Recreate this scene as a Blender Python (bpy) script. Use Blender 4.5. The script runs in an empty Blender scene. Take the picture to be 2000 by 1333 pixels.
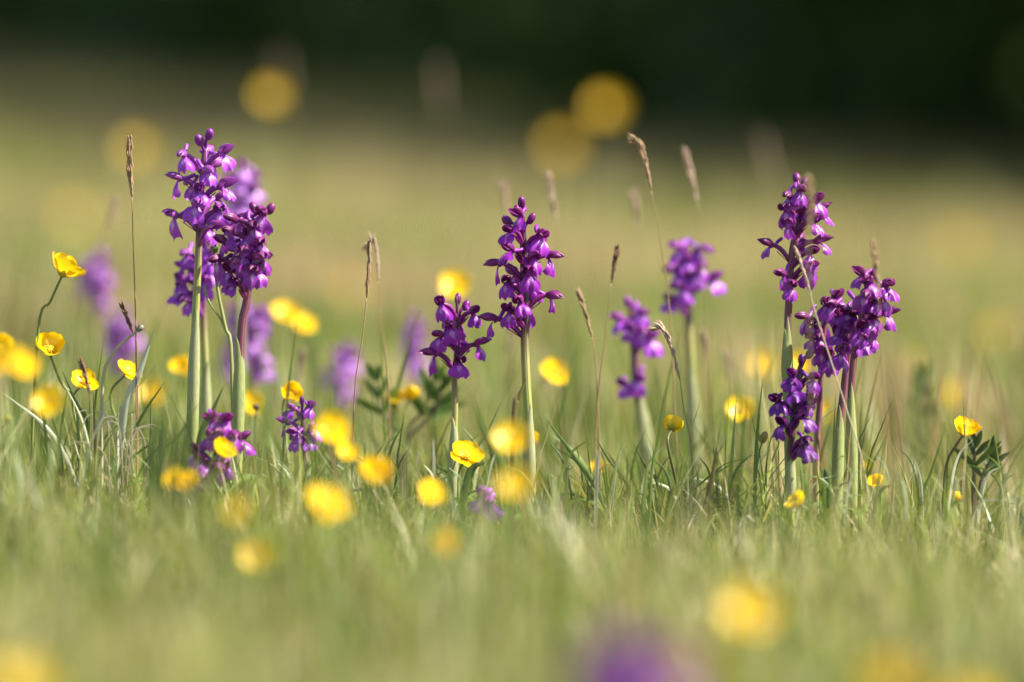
import bpy, math, random
import numpy as np
from mathutils import Vector, Matrix, Euler

R = math.radians
random.seed(7)
rng = np.random.default_rng(11)
scene = bpy.context.scene
col = scene.collection

# ------------------------------------------------------------------ camera
HC, PITCH, FOCAL, FOCUS = 0.268, (666.5 - 70) * 6e-5, 300.0, 4.42
cd = bpy.data.cameras.new('camera')
cam = bpy.data.objects.new('camera', cd)
col.objects.link(cam)
cam.location = (0, 0, HC)
cam.rotation_euler = (R(90) - PITCH, 0, 0)
cd.lens, cd.sensor_width, cd.sensor_fit = FOCAL, 36.0, 'HORIZONTAL'
cd.clip_start, cd.clip_end = 0.05, 2000
cd.dof.use_dof = True
cd.dof.focus_distance = FOCUS
cd.dof.aperture_fstop = 4.0
scene.camera = cam

# ------------------------------------------------------------------ world, sun, exposure
SUN_AZ, SUN_EL = R(98), R(50)          # azimuth from +Y (the view) towards +X
w = bpy.data.worlds.new('World'); scene.world = w; w.use_nodes = True
wn = w.node_tree
sky = wn.nodes.new('ShaderNodeTexSky'); sky.sky_type = 'NISHITA'; sky.sun_disc = False
sky.sun_elevation = SUN_EL; sky.sun_rotation = SUN_AZ
wn.links.new(sky.outputs[0], wn.nodes['Background'].inputs[0])
wn.nodes['Background'].inputs[1].default_value = 0.075
sl = bpy.data.lights.new('sun', 'SUN'); sl.energy = 5.0; sl.angle = R(0.53); sl.color = (1, 0.94, 0.84)
so = bpy.data.objects.new('sun', sl); col.objects.link(so)
L = Vector((math.cos(SUN_EL) * math.sin(SUN_AZ), math.cos(SUN_EL) * math.cos(SUN_AZ), math.sin(SUN_EL)))
so.rotation_euler = L.to_track_quat('Z', 'Y').to_euler()
so.location = (3, 0, 6)
vs = scene.view_settings
vs.view_transform = 'Standard'; vs.look = 'None'; vs.gamma = 1; vs.exposure = 1.5; vs.use_curve_mapping = False
cy = scene.cycles
cy.use_denoising = True
cy.max_bounces = 6; cy.diffuse_bounces = 3; cy.glossy_bounces = 2; cy.transmission_bounces = 4
cy.sample_clamp_indirect = 6; cy.caustics_reflective = False; cy.caustics_refractive = False

# ------------------------------------------------------------------ helpers
CF = Vector((0, math.cos(PITCH), -math.sin(PITCH)))
CU = Vector((0, math.sin(PITCH), math.cos(PITCH)))

def P(px, py, Y):
    """The point of the place at depth Y seen at photograph pixel (px, py)."""
    return Vector((0, 0, HC)) + Y * (CF + Vector((1, 0, 0)) * (px - 1000) * 6e-5 + CU * (666.5 - py) * 6e-5)

def gz(x, y):
    return (-0.045 * x + 0.006 * np.sin(x * 9 + 1.3) * np.sin(y * 7 + 0.4) + 0.004 * np.sin(x * 23 + y * 17)
            - 0.0)

def base_at(px, Y):
    p = P(px, 950, Y)
    return Vector((p.x, p.y, float(gz(p.x, p.y)) - 0.002))

def path(pts, n):
    """Catmull-Rom through pts, n samples."""
    pts = [Vector(p) for p in pts]
    if len(pts) == 2:
        return [pts[0].lerp(pts[1], i / (n - 1)) for i in range(n)]
    q = [pts[0] * 2 - pts[1]] + pts + [pts[-1] * 2 - pts[-2]]
    m = len(pts) - 1
    out = []
    for i in range(n):
        t = i / (n - 1) * m
        k = min(int(t), m - 1); t -= k
        a, b, c, d = q[k], q[k + 1], q[k + 2], q[k + 3]
        out.append(0.5 * ((2 * b) + (c - a) * t + (2 * a - 5 * b + 4 * c - d) * t * t + (3 * b - a - 3 * c + d) * t ** 3))
    return out

class MB:
    def __init__(s): s.v, s.f, s.uv = [], [], []
    def grid(s, pts, uvs, nu, nv, closed=False):
        o = len(s.v); s.v += [tuple(p) for p in pts]; s.uv += uvs
        for j in range(nv - 1):
            for i in range(nu if closed else nu - 1):
                k = (i + 1) % nu
                s.f.append((o + j * nu + i, o + j * nu + k, o + (j + 1) * nu + k, o + (j + 1) * nu + i))
        return o
    def tube(s, pts, rad, sides=6, vf=None, cap=True, flat=1.0, uo=0.0):
        n = len(pts); P_, U = [], []
        ref = Vector((0, 1, 0.03)) if abs((pts[-1] - pts[0]).normalized().y) < 0.9 else Vector((1, 0, 0.03))
        for i, p in enumerate(pts):
            t = (pts[min(i + 1, n - 1)] - pts[max(i - 1, 0)]).normalized()
            a = t.cross(ref).normalized(); b = t.cross(a)
            r = rad(i / (n - 1)) if callable(rad) else rad
            for k in range(sides):
                an = 2 * math.pi * k / sides
                P_.append(p + (a * math.cos(an) + b * math.sin(an) * flat) * r)
                U.append((k / sides + uo, (vf(p) if vf else i / (n - 1)) + uo))
        o = s.grid(P_, U, sides, n, True)
        if cap:
            s.f.append(tuple(o + k for k in range(sides))[::-1])
            s.f.append(tuple(o + (n - 1) * sides + k for k in range(sides)))
    def mesh(s, name, mat, off=None):
        me = bpy.data.meshes.new(name)
        v = s.v if off is None else [(x - off[0], y - off[1], z - off[2]) for x, y, z in s.v]
        me.from_pydata(v, [], s.f)
        uvl = me.uv_layers.new(name='UVMap')
        idx = np.empty(len(me.loops), np.int32); me.loops.foreach_get('vertex_index', idx)
        uvl.data.foreach_set('uv', np.asarray(s.uv, np.float32)[idx].ravel())
        me.polygons.foreach_set('use_smooth', np.ones(len(me.polygons), bool))
        me.materials.append(mat)
        return me

def obj(name, me, parent=None, loc=(0, 0, 0), rot=None, scale=1.0):
    o = bpy.data.objects.new(name, me); col.objects.link(o)
    o.parent = parent; o.location = loc
    if rot is not None: o.rotation_euler = rot
    o.scale = (scale,) * 3
    return o

def thing(name, label, cat, loc, group=None):
    o = bpy.data.objects.new(name, None); col.objects.link(o)
    o.location = loc; o.empty_display_size = 0.01
    o['label'] = label; o['category'] = cat
    if group: o['group'] = group
    return o

# ------------------------------------------------------------------ materials
def mat(name):
    m = bpy.data.materials.new(name); m.use_nodes = True
    nt = m.node_tree; b = nt.nodes['Principled BSDF']
    return m, nt, b
def N(nt, t, **kw):
    n = nt.nodes.new(t)
    for k, v in kw.items(): setattr(n, k, v)
    return n
def ramp(nt, fac, stops):
    r = N(nt, 'ShaderNodeValToRGB'); e = r.color_ramp.elements
    while len(e) < len(stops): e.new(0.5)
    for k, (p, c) in enumerate(stops): e[k].position = p; e[k].color = (*c, 1)
    nt.links.new(fac, r.inputs[0]); return r.outputs[0]
def mixc(nt, f, a, b, mode='MIX'):
    m = N(nt, 'ShaderNodeMix', data_type='RGBA', blend_type=mode)
    for s, v in ((0, f), (6, a), (7, b)):
        if hasattr(v, 'node'): nt.links.new(v, m.inputs[s])
        else: m.inputs[s].default_value = v if s == 0 else (*v, 1)
    return m.outputs[2]
def noise(nt, vec, scale, detail=3, rough=0.5):
    n = N(nt, 'ShaderNodeTexNoise'); n.inputs['Scale'].default_value = scale
    n.inputs['Detail'].default_value = detail; n.inputs['Roughness'].default_value = rough
    if vec is not None: nt.links.new(vec, n.inputs['Vector'])
    return n.outputs['Fac']
def math_(nt, op, a, b=0.0, c=None):
    m = N(nt, 'ShaderNodeMath', operation=op)
    for i, v in enumerate((a, b, c)):
        if v is None: continue
        if hasattr(v, 'node'): nt.links.new(v, m.inputs[i])
        else: m.inputs[i].default_value = v
    return m.outputs[0]
def finish(nt, b, c, rough=0.5, spec=0.4, trans=0.3, tcol=None, bump=None):
    """colour c into a Principled surface mixed with light passing through the thin tissue."""
    if hasattr(c, 'node'): nt.links.new(c, b.inputs['Base Color'])
    else: b.inputs['Base Color'].default_value = (*c, 1)
    b.inputs['Roughness'].default_value = rough
    b.inputs['Specular IOR Level'].default_value = spec
    if bump is not None:
        bp = N(nt, 'ShaderNodeBump'); bp.inputs['Strength'].default_value = bump[1]; bp.inputs['Distance'].default_value = bump[2]
        nt.links.new(bump[0], bp.inputs['Height']); nt.links.new(bp.outputs[0], b.inputs['Normal'])
    if trans > 0:
        t = N(nt, 'ShaderNodeBsdfTranslucent')
        tc = tcol if tcol is not None else c
        if hasattr(tc, 'node'): nt.links.new(tc, t.inputs[0])
        else: t.inputs[0].default_value = (*tc, 1)
        ms = N(nt, 'ShaderNodeMixShader'); ms.inputs[0].default_value = trans
        nt.links.new(b.outputs[0], ms.inputs[1]); nt.links.new(t.outputs[0], ms.inputs[2])
        nt.links.new(ms.outputs[0], nt.nodes['Material Output'].inputs[0])
def uvxy(nt):
    t = N(nt, 'ShaderNodeTexCoord'); s = N(nt, 'ShaderNodeSeparateXYZ')
    nt.links.new(t.outputs['UV'], s.inputs[0])
    return t, s.outputs[0], s.outputs[1]

def lip_mat(name, deep, mid, pale):
    m, nt, b = mat(name); t, u, v = uvxy(nt)
    n = noise(nt, t.outputs['UV'], 5)
    c = mixc(nt, n, deep, mid)
    # pale throat with dark spots
    du = math_(nt, 'ABSOLUTE', math_(nt, 'SUBTRACT', u, 0.5))
    d2 = math_(nt, 'ADD', math_(nt, 'MULTIPLY', du, 2.4), math_(nt, 'MULTIPLY', math_(nt, 'ABSOLUTE', math_(nt, 'SUBTRACT', v, 0.36)), 1.7))
    mask = ramp(nt, d2, [(0.25, (0.8, 0.8, 0.8)), (0.62, (0, 0, 0))])
    c = mixc(nt, mask, c, pale)
    vo = N(nt, 'ShaderNodeTexVoronoi'); vo.inputs['Scale'].default_value = 9
    nt.links.new(t.outputs['UV'], vo.inputs['Vector'])
    sp = math_(nt, 'MULTIPLY', math_(nt, 'LESS_THAN', vo.outputs['Distance'], 0.24), math_(nt, 'LESS_THAN', d2, 0.5))
    c = mixc(nt, sp, c, [x * 0.5 for x in deep])
    finish(nt, b, c, 0.36, 0.5, 0.30, bump=(noise(nt, t.outputs['UV'], 22), 0.35, 0.0004))
    return m
def hood_mat(name, deep, mid, vein):
    m, nt, b = mat(name); t, u, v = uvxy(nt)
    wv = math_(nt, 'SINE', math_(nt, 'MULTIPLY', u, 44.0))
    st = ramp(nt, wv, [(0.55, (0, 0, 0)), (0.95, (1, 1, 1))])
    c = mixc(nt, noise(nt, t.outputs['UV'], 3), deep, mid)
    c = mixc(nt, math_(nt, 'MULTIPLY', st, 0.9), c, vein)
    finish(nt, b, c, 0.36, 0.5, 0.26, bump=(wv, 0.3, 0.0003))
    return m
def plain_mat(name, a, bcol, rough=0.45, spec=0.4, trans=0.15, scale=4):
    m, nt, b = mat(name); t, u, v = uvxy(nt)
    mp = N(nt, 'ShaderNodeMapping'); mp.inputs['Scale'].default_value = (scale, scale * 0.3, 1)
    nt.links.new(t.outputs['UV'], mp.inputs[0])
    n = noise(nt, mp.outputs[0], 3)
    c = mixc(nt, ramp(nt, n, [(0.3, (0, 0, 0)), (0.7, (1, 1, 1))]), a, bcol)
    finish(nt, b, c, rough, spec, trans)
    return m
def stem_mat(name, low, mid, top):
    m, nt, b = mat(name); t, u, v = uvxy(nt)
    mp = N(nt, 'ShaderNodeMapping'); mp.inputs['Scale'].default_value = (9, 3, 1)
    nt.links.new(t.outputs['UV'], mp.inputs[0])
    n = noise(nt, mp.outputs[0], 2)
    vv = math_(nt, 'ADD', v, math_(nt, 'MULTIPLY', math_(nt, 'SUBTRACT', n, 0.5), 0.35))
    c = ramp(nt, vv, [(0.05, low), (0.35, mid), (0.52, [0.5 * x + 0.5 * y for x, y in zip(mid, top)]), (0.68, top)])
    rib = ramp(nt, math_(nt, 'SINE', math_(nt, 'MULTIPLY', u, 44.0)), [(0.35, (0, 0, 0)), (0.95, (1, 1, 1))])
    c = mixc(nt, math_(nt, 'MULTIPLY', rib, 0.45), c, [0.55 * x + 0.25 * y for x, y in zip(low, top)])
    finish(nt, b, c, 0.42, 0.4, 0.15, bump=(rib, 0.5, 0.0005))
    return m

PAL = {}
def palette(k, deep, mid, pale, hd, hm, hv, top):
    PAL[k] = dict(lip=lip_mat('lip_' + k, deep, mid, pale), hood=hood_mat('hood_' + k, hd, hm, hv),
                  tube=plain_mat('ovary_' + k, hd, [x * 0.8 for x in hm], trans=0.12),
                  bud=plain_mat('bud_' + k, [x * 0.7 for x in hd], hd, trans=0.1),
                  stem=stem_mat('stem_' + k, (0.34, 0.38, 0.10), (0.40, 0.36, 0.13), top))
palette('lilac', (0.42, 0.10, 0.55), (0.60, 0.24, 0.74), (0.85, 0.66, 0.92), (0.33, 0.08, 0.36), (0.50, 0.20, 0.52), (0.18, 0.04, 0.18), (0.13, 0.04, 0.09))
palette('violet', (0.30, 0.03, 0.48), (0.50, 0.10, 0.68), (0.72, 0.45, 0.84), (0.24, 0.03, 0.29), (0.42, 0.11, 0.44), (0.13, 0.02, 0.13), (0.15, 0.035, 0.10))
palette('magenta', (0.21, 0.007, 0.31), (0.44, 0.035, 0.55), (0.66, 0.30, 0.74), (0.17, 0.008, 0.15), (0.33, 0.035, 0.26), (0.085, 0.010, 0.06), (0.075, 0.010, 0.05))
palette('wine', (0.20, 0.012, 0.28), (0.41, 0.055, 0.49), (0.62, 0.36, 0.68), (0.17, 0.013, 0.13), (0.31, 0.055, 0.23), (0.08, 0.02, 0.05), (0.19, 0.05, 0.09))
palette('dark', (0.10, 0.006, 0.19), (0.23, 0.020, 0.35), (0.50, 0.25, 0.64), (0.10, 0.006, 0.12), (0.21, 0.018, 0.20), (0.05, 0.008, 0.06), (0.09, 0.018, 0.045))

M_SHEATH = plain_mat('sheath', (0.24, 0.30, 0.08), (0.46, 0.48, 0.20), trans=0.3, scale=16)
M_SHEATHP = plain_mat('sheath_pale', (0.36, 0.38, 0.15), (0.56, 0.56, 0.33), trans=0.35, scale=16)
M_CUPSTEM = plain_mat('buttercup_stem', (0.12, 0.17, 0.03), (0.22, 0.26, 0.06), trans=0.1)
M_CUPSTEMB = plain_mat('buttercup_stem_brown', (0.09, 0.09, 0.025), (0.14, 0.12, 0.04), trans=0.1)
M_CALYX = plain_mat('calyx', (0.36, 0.36, 0.06), (0.48, 0.42, 0.08), trans=0.3)
M_STAMEN = plain_mat('stamen', (0.85, 0.52, 0.02), (0.75, 0.62, 0.04), trans=0.1)
M_BUD = plain_mat('green_bud', (0.10, 0.16, 0.05), (0.20, 0.25, 0.09), trans=0.1)
M_BUDTAN = plain_mat('tan_bud', (0.34, 0.24, 0.07), (0.30, 0.30, 0.09), trans=0.15)
M_BUDGREY = plain_mat('grey_bud', (0.16, 0.15, 0.11), (0.28, 0.27, 0.2), trans=0.05)
M_STRAWSTEM = plain_mat('stalk', (0.26, 0.16, 0.07), (0.36, 0.27, 0.12), trans=0.15)
M_STRAWPALE = plain_mat('stalk_pale', (0.44, 0.36, 0.2), (0.55, 0.48, 0.31), trans=0.2)
M_STALKRED = plain_mat('stalk_red', (0.30, 0.15, 0.08), (0.42, 0.27, 0.15), trans=0.15)
M_HEAD = plain_mat('seed_head', (0.24, 0.13, 0.07), (0.50, 0.36, 0.20), trans=0.25, scale=14)
M_HEADD = plain_mat('seed_head_dark', (0.11, 0.055, 0.035), (0.26, 0.15, 0.08), trans=0.15, scale=14)
M_HEADP = plain_mat('seed_head_pinkish', (0.40, 0.24, 0.17), (0.55, 0.42, 0.30), trans=0.25, scale=14)
M_LEAF = plain_mat('leaf_green', (0.06, 0.12, 0.02), (0.11, 0.19, 0.035), trans=0.3)
M_LEAFD = plain_mat('leaf_dark', (0.045, 0.075, 0.02), (0.075, 0.12, 0.03), trans=0.25)
M_STEMP = plain_mat('leafy_stem', (0.10, 0.07, 0.05), (0.14, 0.12, 0.06), trans=0.05)
M_BLADE = plain_mat('blade_green', (0.13, 0.20, 0.04), (0.20, 0.27, 0.06), trans=0.35)
M_BLADED = plain_mat('blade_dark', (0.07, 0.11, 0.025), (0.11, 0.16, 0.04), trans=0.3)
M_BLADEP = plain_mat('blade_pale', (0.45, 0.48, 0.28), (0.60, 0.60, 0.42), trans=0.35)
M_BLADEB = plain_mat('blade_brown', (0.17, 0.13, 0.04), (0.25, 0.2, 0.06), trans=0.3)

def petal_yellow(name, a, bcol):
    m, nt, b = mat(name); t, u, v = uvxy(nt)
    mp = N(nt, 'ShaderNodeMapping'); mp.inputs['Scale'].default_value = (14, 1.2, 1)
    nt.links.new(t.outputs['UV'], mp.inputs[0])
    n = noise(nt, mp.outputs[0], 3)
    c = mixc(nt, ramp(nt, v, [(0.0, (1, 1, 1)), (0.45, (0, 0, 0))]), bcol, a)
    finish(nt, b, c, 0.26, 0.42, 0.32, tcol=(0.95, 0.72, 0.01), bump=(n, 0.15, 0.0003))
    return m
M_PETAL = petal_yellow('petal_yellow', (0.89, 0.48, 0.0), (0.93, 0.60, 0.002))

# ------------------------------------------------------------------ setting: meadow ground
def terrain():
    def axis(a, b, step):
        return list(np.arange(a, b, step))
    xs = [-260, -120, -60, -30, -15, -8, -4, -2, -1] + axis(-0.9, 0.95, 0.05) + [1, 2, 4, 8, 15, 30, 60, 120, 260]
    ys = [-60, -20, -5, 0, 1, 1.8] + axis(2.4, 6.2, 0.06) + axis(6.4, 12, 0.4) + [13, 15, 18, 22, 27, 33, 40, 50, 65, 90, 130, 200, 320, 500]
    X, Y = np.meshgrid(np.array(xs, float), np.array(ys, float))
    Xc = np.clip(X, -10, 10)
    Z = gz(Xc, Y)
    mb = MB()
    mb.grid(list(zip(X.ravel(), Y.ravel(), Z.ravel())), [(0, 0)] * X.size, len(xs), len(ys))
    m, nt, b = mat('meadow_soil')
    g = N(nt, 'ShaderNodeNewGeometry')
    n1 = noise(nt, g.outputs['Position'], 1.4, 4); n2 = noise(nt, g.outputs['Position'], 180, 4)
    c = mixc(nt, ramp(nt, n1, [(0.35, (0, 0, 0)), (0.65, (1, 1, 1))]), (0.13, 0.13, 0.045), (0.20, 0.15, 0.07))
    c = mixc(nt, math_(nt, 'MULTIPLY', n2, 0.8), c, (0.10, 0.085, 0.04))
    finish(nt, b, c, 0.95, 0.1, 0, bump=(n2, 0.6, 0.004))
    o = obj('ground', mb.mesh('ground', m)); o['kind'] = 'structure'
terrain()

# ------------------------------------------------------------------ setting: woodland edge
def leaf_cloud(n, centres, leaf, seed, mat_):
    r = np.random.default_rng(seed)
    V, F, U = [], [], []
    cs = np.array([c[:3] for c in centres]); rs = np.array([c[3] for c in centres])
    pk = r.choice(len(cs), n, p=rs ** 2 / np.sum(rs ** 2))
    d = r.normal(size=(n, 3)); d /= np.linalg.norm(d, axis=1)[:, None]
    rad = rs[pk] * r.uniform(0.45, 1.08, n)
    p = cs[pk] + d * rad[:, None] * np.array([1, 1, 0.85])
    p[:, 2] = np.maximum(p[:, 2], 0.02)
    a = r.normal(size=(n, 3)); a /= np.linalg.norm(a, axis=1)[:, None]
    b = np.cross(a, r.normal(size=(n, 3))); b /= np.linalg.norm(b, axis=1)[:, None]
    s = leaf * r.uniform(0.6, 1.3, n)[:, None]
    quad = np.stack([p - a * s, p + b * s * 0.5, p + a * s, p - b * s * 0.5], 1).reshape(-1, 3)
    me = bpy.data.meshes.new('crown')
    me.from_pydata(quad.tolist(), [], np.arange(n * 4).reshape(n, 4).tolist())
    me.materials.append(mat_)
    return me
def foliage_mat(name, a, bcol):
    m, nt, b = mat(name)
    g = N(nt, 'ShaderNodeNewGeometry')
    c = mixc(nt, noise(nt, g.outputs['Position'], 3.0), a, bcol)
    finish(nt, b, c, 0.6, 0.25, 0.22)
    return m
M_FOL = foliage_mat('foliage_tree', (0.035, 0.07, 0.012), (0.07, 0.12, 0.02))
M_FOLS = foliage_mat('foliage_shrub', (0.045, 0.085, 0.012), (0.085, 0.14, 0.022))
m_, nt_, b_ = mat('bark'); g_ = N(nt_, 'ShaderNodeTexCoord')
finish(nt_, b_, mixc(nt_, noise(nt_, g_.outputs['Object'], 8, 5), (0.05, 0.038, 0.026), (0.11, 0.09, 0.065)), 0.9, 0.1, 0,
       bump=(noise(nt_, g_.outputs['Object'], 22, 5), 0.8, 0.03))
M_BARK = m_

def tree_meshes(seed, h):
    r = random.Random(seed)
    mb = MB()
    tops = []
    tr = path([(0, 0, -0.1), (r.uniform(-.1, .1), r.uniform(-.1, .1), h * .25), (r.uniform(-.3, .3), r.uniform(-.3, .3), h * .55), (0, 0, h * .85)], 14)
    mb.tube(tr, lambda t: 0.24 * (1 - t) ** 0.8 + 0.02 + 0.10 * max(0, 1 - t * 9), 10)
    lim = MB(); cents = []
    for k in range(11):
        a = k * 2.4 + r.uniform(-.4, .4); i = 3 + int(k * 0.9); p0 = tr[min(i, 12)]
        ln = r.uniform(1.2, 2.1) * (1.25 - k * 0.06)
        p2 = p0 + Vector((math.cos(a) * ln, math.sin(a) * ln, r.uniform(0.1, 0.9) * ln * (0.3 + k * 0.08)))
        lim.tube(path([p0, p0.lerp(p2, .5) + Vector((0, 0, .2)), p2], 7), lambda t: 0.08 * (1 - t) + 0.012, 6)
        cents.append((*p2, r.uniform(0.8, 1.25)))
        for _ in range(2):
            q = p2 + Vector((r.uniform(-.9, .9), r.uniform(-.9, .9), r.uniform(-.7, .6)))
            cents.append((*q, r.uniform(.5, .9)))
    cents.append((0, 0, h * .88, 1.0))
    return mb.mesh('trunk', M_BARK), lim.mesh('limbs', M_BARK), leaf_cloud(5200, cents, 0.13, seed, M_FOL)
def shrub_meshes(seed):
    r = random.Random(seed)
    mb = MB(); cents = []
    for k in range(6):
        a = k * 1.05 + r.uniform(-.3, .3); ln = r.uniform(.3, .8)
        p2 = Vector((math.cos(a) * ln, math.sin(a) * ln, r.uniform(.9, 1.8)))
        mb.tube(path([(math.cos(a) * .06, math.sin(a) * .06, -.05), (p2.x * .5, p2.y * .5, .5), p2], 8), lambda t: .035 * (1 - t) + .006, 6)
        cents.append((*p2, r.uniform(.45, .7)))
        cents.append((p2.x * 1.15, p2.y * 1.15, r.uniform(.3, .55), r.uniform(.42, .6)))
        cents.append((p2.x * .5, p2.y * .5, r.uniform(.25, .9), r.uniform(.4, .6)))
    return mb.mesh('stem', M_BARK), leaf_cloud(4200, cents, 0.075, seed, M_FOLS)
TM = [tree_meshes(3, 7.5), tree_meshes(9, 9.0)]
SM = [shrub_meshes(5), shrub_meshes(6), shrub_meshes(8)]
def edge(s):         # the wood's edge: s = 0 by the right side of the view, 1 far over on the left
    return Vector((1.9 - 5.0 * s, 14 + 30 * s, 0))
k = 0
for row, (off, n) in enumerate(((0.0, 14), (1.4, 12), (3.0, 10))):
    for i in range(n):
        s = -0.02 + 1.22 * i / (n - 1) + random.uniform(-.02, .02)
        p = edge(s) + Vector((0.94, 0.34, 0)) * off + Vector((random.uniform(-.2, .2), random.uniform(-.2, .2), 0))
        p.z = float(gz(np.clip(p.x, -10, 10), p.y)) - 0.02
        t = thing('woodland_shrub', 'dark leafy shrub in the shade along the edge of the wood', 'shrub', p, 'shrubs along the edge of the wood')
        t.rotation_euler.z = random.uniform(0, 6.28); t.scale = (random.uniform(.95, 1.3),) * 3
        st, cr = SM[k % 3]; k += 1
        obj('stem', st, t); obj('crown', cr, t)
for i in range(9):
    s = 0.06 + 1.2 * i / 8
    p = edge(s) + Vector((0.94, 0.34, 0)) * (1.0 + 1.6 * (i % 2)) + Vector((random.uniform(-.4, .4), random.uniform(-.4, .4), 0))
    p.z = float(gz(np.clip(p.x, -10, 10), p.y)) - 0.02
    t = thing('woodland_tree', 'tall dark broadleaf tree standing at the edge of the wood', 'tree', p, 'trees along the edge of the wood')
    t.rotation_euler.z = random.uniform(0, 6.28)
    a, b2, c2 = TM[i % 2]
    obj('trunk', a, t); obj('limbs', b2, t); obj('crown', c2, t)

# ------------------------------------------------------------------ meadow grass (uncountable)
def grass_mat():
    m, nt, b = mat('grass')
    a = N(nt, 'ShaderNodeAttribute', attribute_name='Col')
    g = mixc(nt, 1.0, a.outputs['Color'], (1.15, 1.2, 0.8), 'MULTIPLY')
    finish(nt, b, a.outputs['Color'], 0.40, 0.38, 0.32, tcol=g)
    return m
M_GRASS = grass_mat()
def fnoise(x, y, f, s):
    return (np.sin(x * f + s) * np.cos(y * f * 0.9 + s * 2.1) + np.sin(x * f * 0.53 - y * f * 0.71 + s * 3.3) + np.sin((x + y) * f * 1.37 + s)) / 3
def blades(name, n, ylo, yhi, margin, hfun, wid, palette_, seed, label, ypow=1.0, lean=0.55, rows=4, clumps=0.0):
    r = np.random.default_rng(seed)
    y = ylo + (yhi - ylo) * r.uniform(0, 1, n) ** ypow
    x = r.uniform(-1, 1, n) * (0.06 * y + margin)
    tone = np.zeros(n)
    if clumps:                                        # tussocks: gather blades around random centres
        nc = n // 22
        cyy = ylo + (yhi - ylo) * r.uniform(0, 1, nc) ** ypow
        cxx = r.uniform(-1, 1, nc) * (0.06 * cyy + margin)
        pick = r.integers(0, nc, n); mv = r.uniform(0, 1, n) < clumps
        tone = np.where(mv, r.normal(0, 1, nc)[pick], 0)
        x = np.where(mv, cxx[pick] + r.normal(0, .010, n), x); y = np.where(mv, cyy[pick] + r.normal(0, .010, n), y)
    z = gz(x, y)
    h = hfun(x, y, r)
    az = r.uniform(0, 2 * np.pi, n)
    ln = np.abs(r.normal(0, lean, n)) + 0.05
    bend = r.uniform(0.1, 1.1, n)
    dx, dy = np.cos(az), np.sin(az)
    fa = r.uniform(0, np.pi, n)                        # which way the blade's face looks
    wx, wy = np.cos(fa), np.sin(fa)
    W = wid * np.clip(np.exp(r.normal(-0.15, 0.42, n)), 0.4, 2.6)
    V = np.zeros((n, rows * 2 - 1, 3), np.float32)
    for j in range(rows):
        t = j / (rows - 1)
        ang = ln * (0.35 + bend * t)
        hor = h * t * np.sin(np.minimum(ang, 1.45)); up = h * t * np.cos(np.minimum(ang, 1.45))
        px, py, pz = x + dx * hor, y + dy * hor, z + up - 0.002
        ww = W * 0.5 * (1 - t ** 2.2) * (0.75 + 0.5 * t)
        if j < rows - 1:
            V[:, 2 * j] = np.stack([px - wx * ww, py - wy * ww, pz], 1)
            V[:, 2 * j + 1] = np.stack([px + wx * ww, py + wy * ww, pz], 1)
        else:
            V[:, 2 * j] = np.stack([px, py, pz], 1)
    nv = rows * 2 - 1
    base = (np.arange(n) * nv)[:, None]
    loops = []
    for j in range(rows - 2):
        loops.append(base + np.array([2 * j, 2 * j + 1, 2 * j + 3, 2 * j + 2]))
    loops.append(base + np.array([2 * rows - 4, 2 * rows - 3, 2 * rows - 2]))
    L_ = np.concatenate(loops, 1).astype(np.int32)
    per = L_.shape[1]
    tot = np.array([4] * (rows - 2) + [3]); st = np.concatenate([[0], np.cumsum(tot)[:-1]])
    me = bpy.data.meshes.new(name)
    me.vertices.add(n * nv); me.vertices.foreach_set('co', V.reshape(-1))
    me.loops.add(n * per); me.loops.foreach_set('vertex_index', L_.reshape(-1))
    me.polygons.add(n * (rows - 1))
    me.polygons.foreach_set('loop_start', ((np.arange(n) * per)[:, None] + st).reshape(-1).astype(np.int32))
    me.polygons.foreach_set('use_smooth', np.ones(n * (rows - 1), bool))
    me.update(); me.validate()
    pal = np.array([c for c, _ in palette_])
    pr = np.array([p for _, p in palette_]); cum = np.cumsum(pr / pr.sum())
    # greener and drier patches of the meadow
    q = r.uniform(0, 1, n) + (0.34 * fnoise(x, y * 0.5, 9.0, seed) if yhi < 7 else 0.85 * fnoise(x, y * 0.22, 11.0 if yhi < 13 else 4.5, seed)) + 0.12 * fnoise(x, y, 30.0, seed + 1)
    q = q + tone * 0.22
    pick = np.searchsorted(cum, np.clip(q, 0.001, 0.999))
    c = pal[pick] * (r.uniform(0.65, 1.35, n) * np.exp(tone[::1] * 0.12))[:, None]
    C = np.ones((n, nv, 4), np.float32); C[:, :, :3] = c[:, None, :]
    # blade bases are paler and yellower, a property of the sheath
    C[:, :2, :3] = C[:, :2, :3] * 0.7 + np.array([0.27, 0.25, 0.09]) * 0.3
    at = me.color_attributes.new('Col', 'FLOAT_COLOR', 'POINT')
    at.data.foreach_set('color', C.reshape(-1))
    me.materials.append(M_GRASS)
    o = obj(name, me); o['kind'] = 'stuff'; o['label'] = label; o['category'] = 'grass'
    return o
G_NEAR = [((0.055, 0.085, 0.015), 4.0), ((0.115, 0.165, 0.022), 5), ((0.195, 0.245, 0.035), 5), ((0.28, 0.295, 0.065), 3.6), ((0.38, 0.32, 0.125), 2.8), ((0.24, 0.155, 0.07), 2.2), ((0.50, 0.44, 0.25), 0.9)]
G_MID = [((0.12, 0.20, 0.025), 2.6), ((0.20, 0.26, 0.045), 3.2), ((0.30, 0.31, 0.08), 3), ((0.46, 0.38, 0.17), 3.0), ((0.50, 0.33, 0.22), 2.6)]
G_FAR = [((0.17, 0.23, 0.035), 2.5), ((0.28, 0.29, 0.06), 3), ((0.41, 0.36, 0.12), 3.2), ((0.50, 0.39, 0.19), 3.2), ((0.52, 0.34, 0.23), 2.6)]
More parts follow.
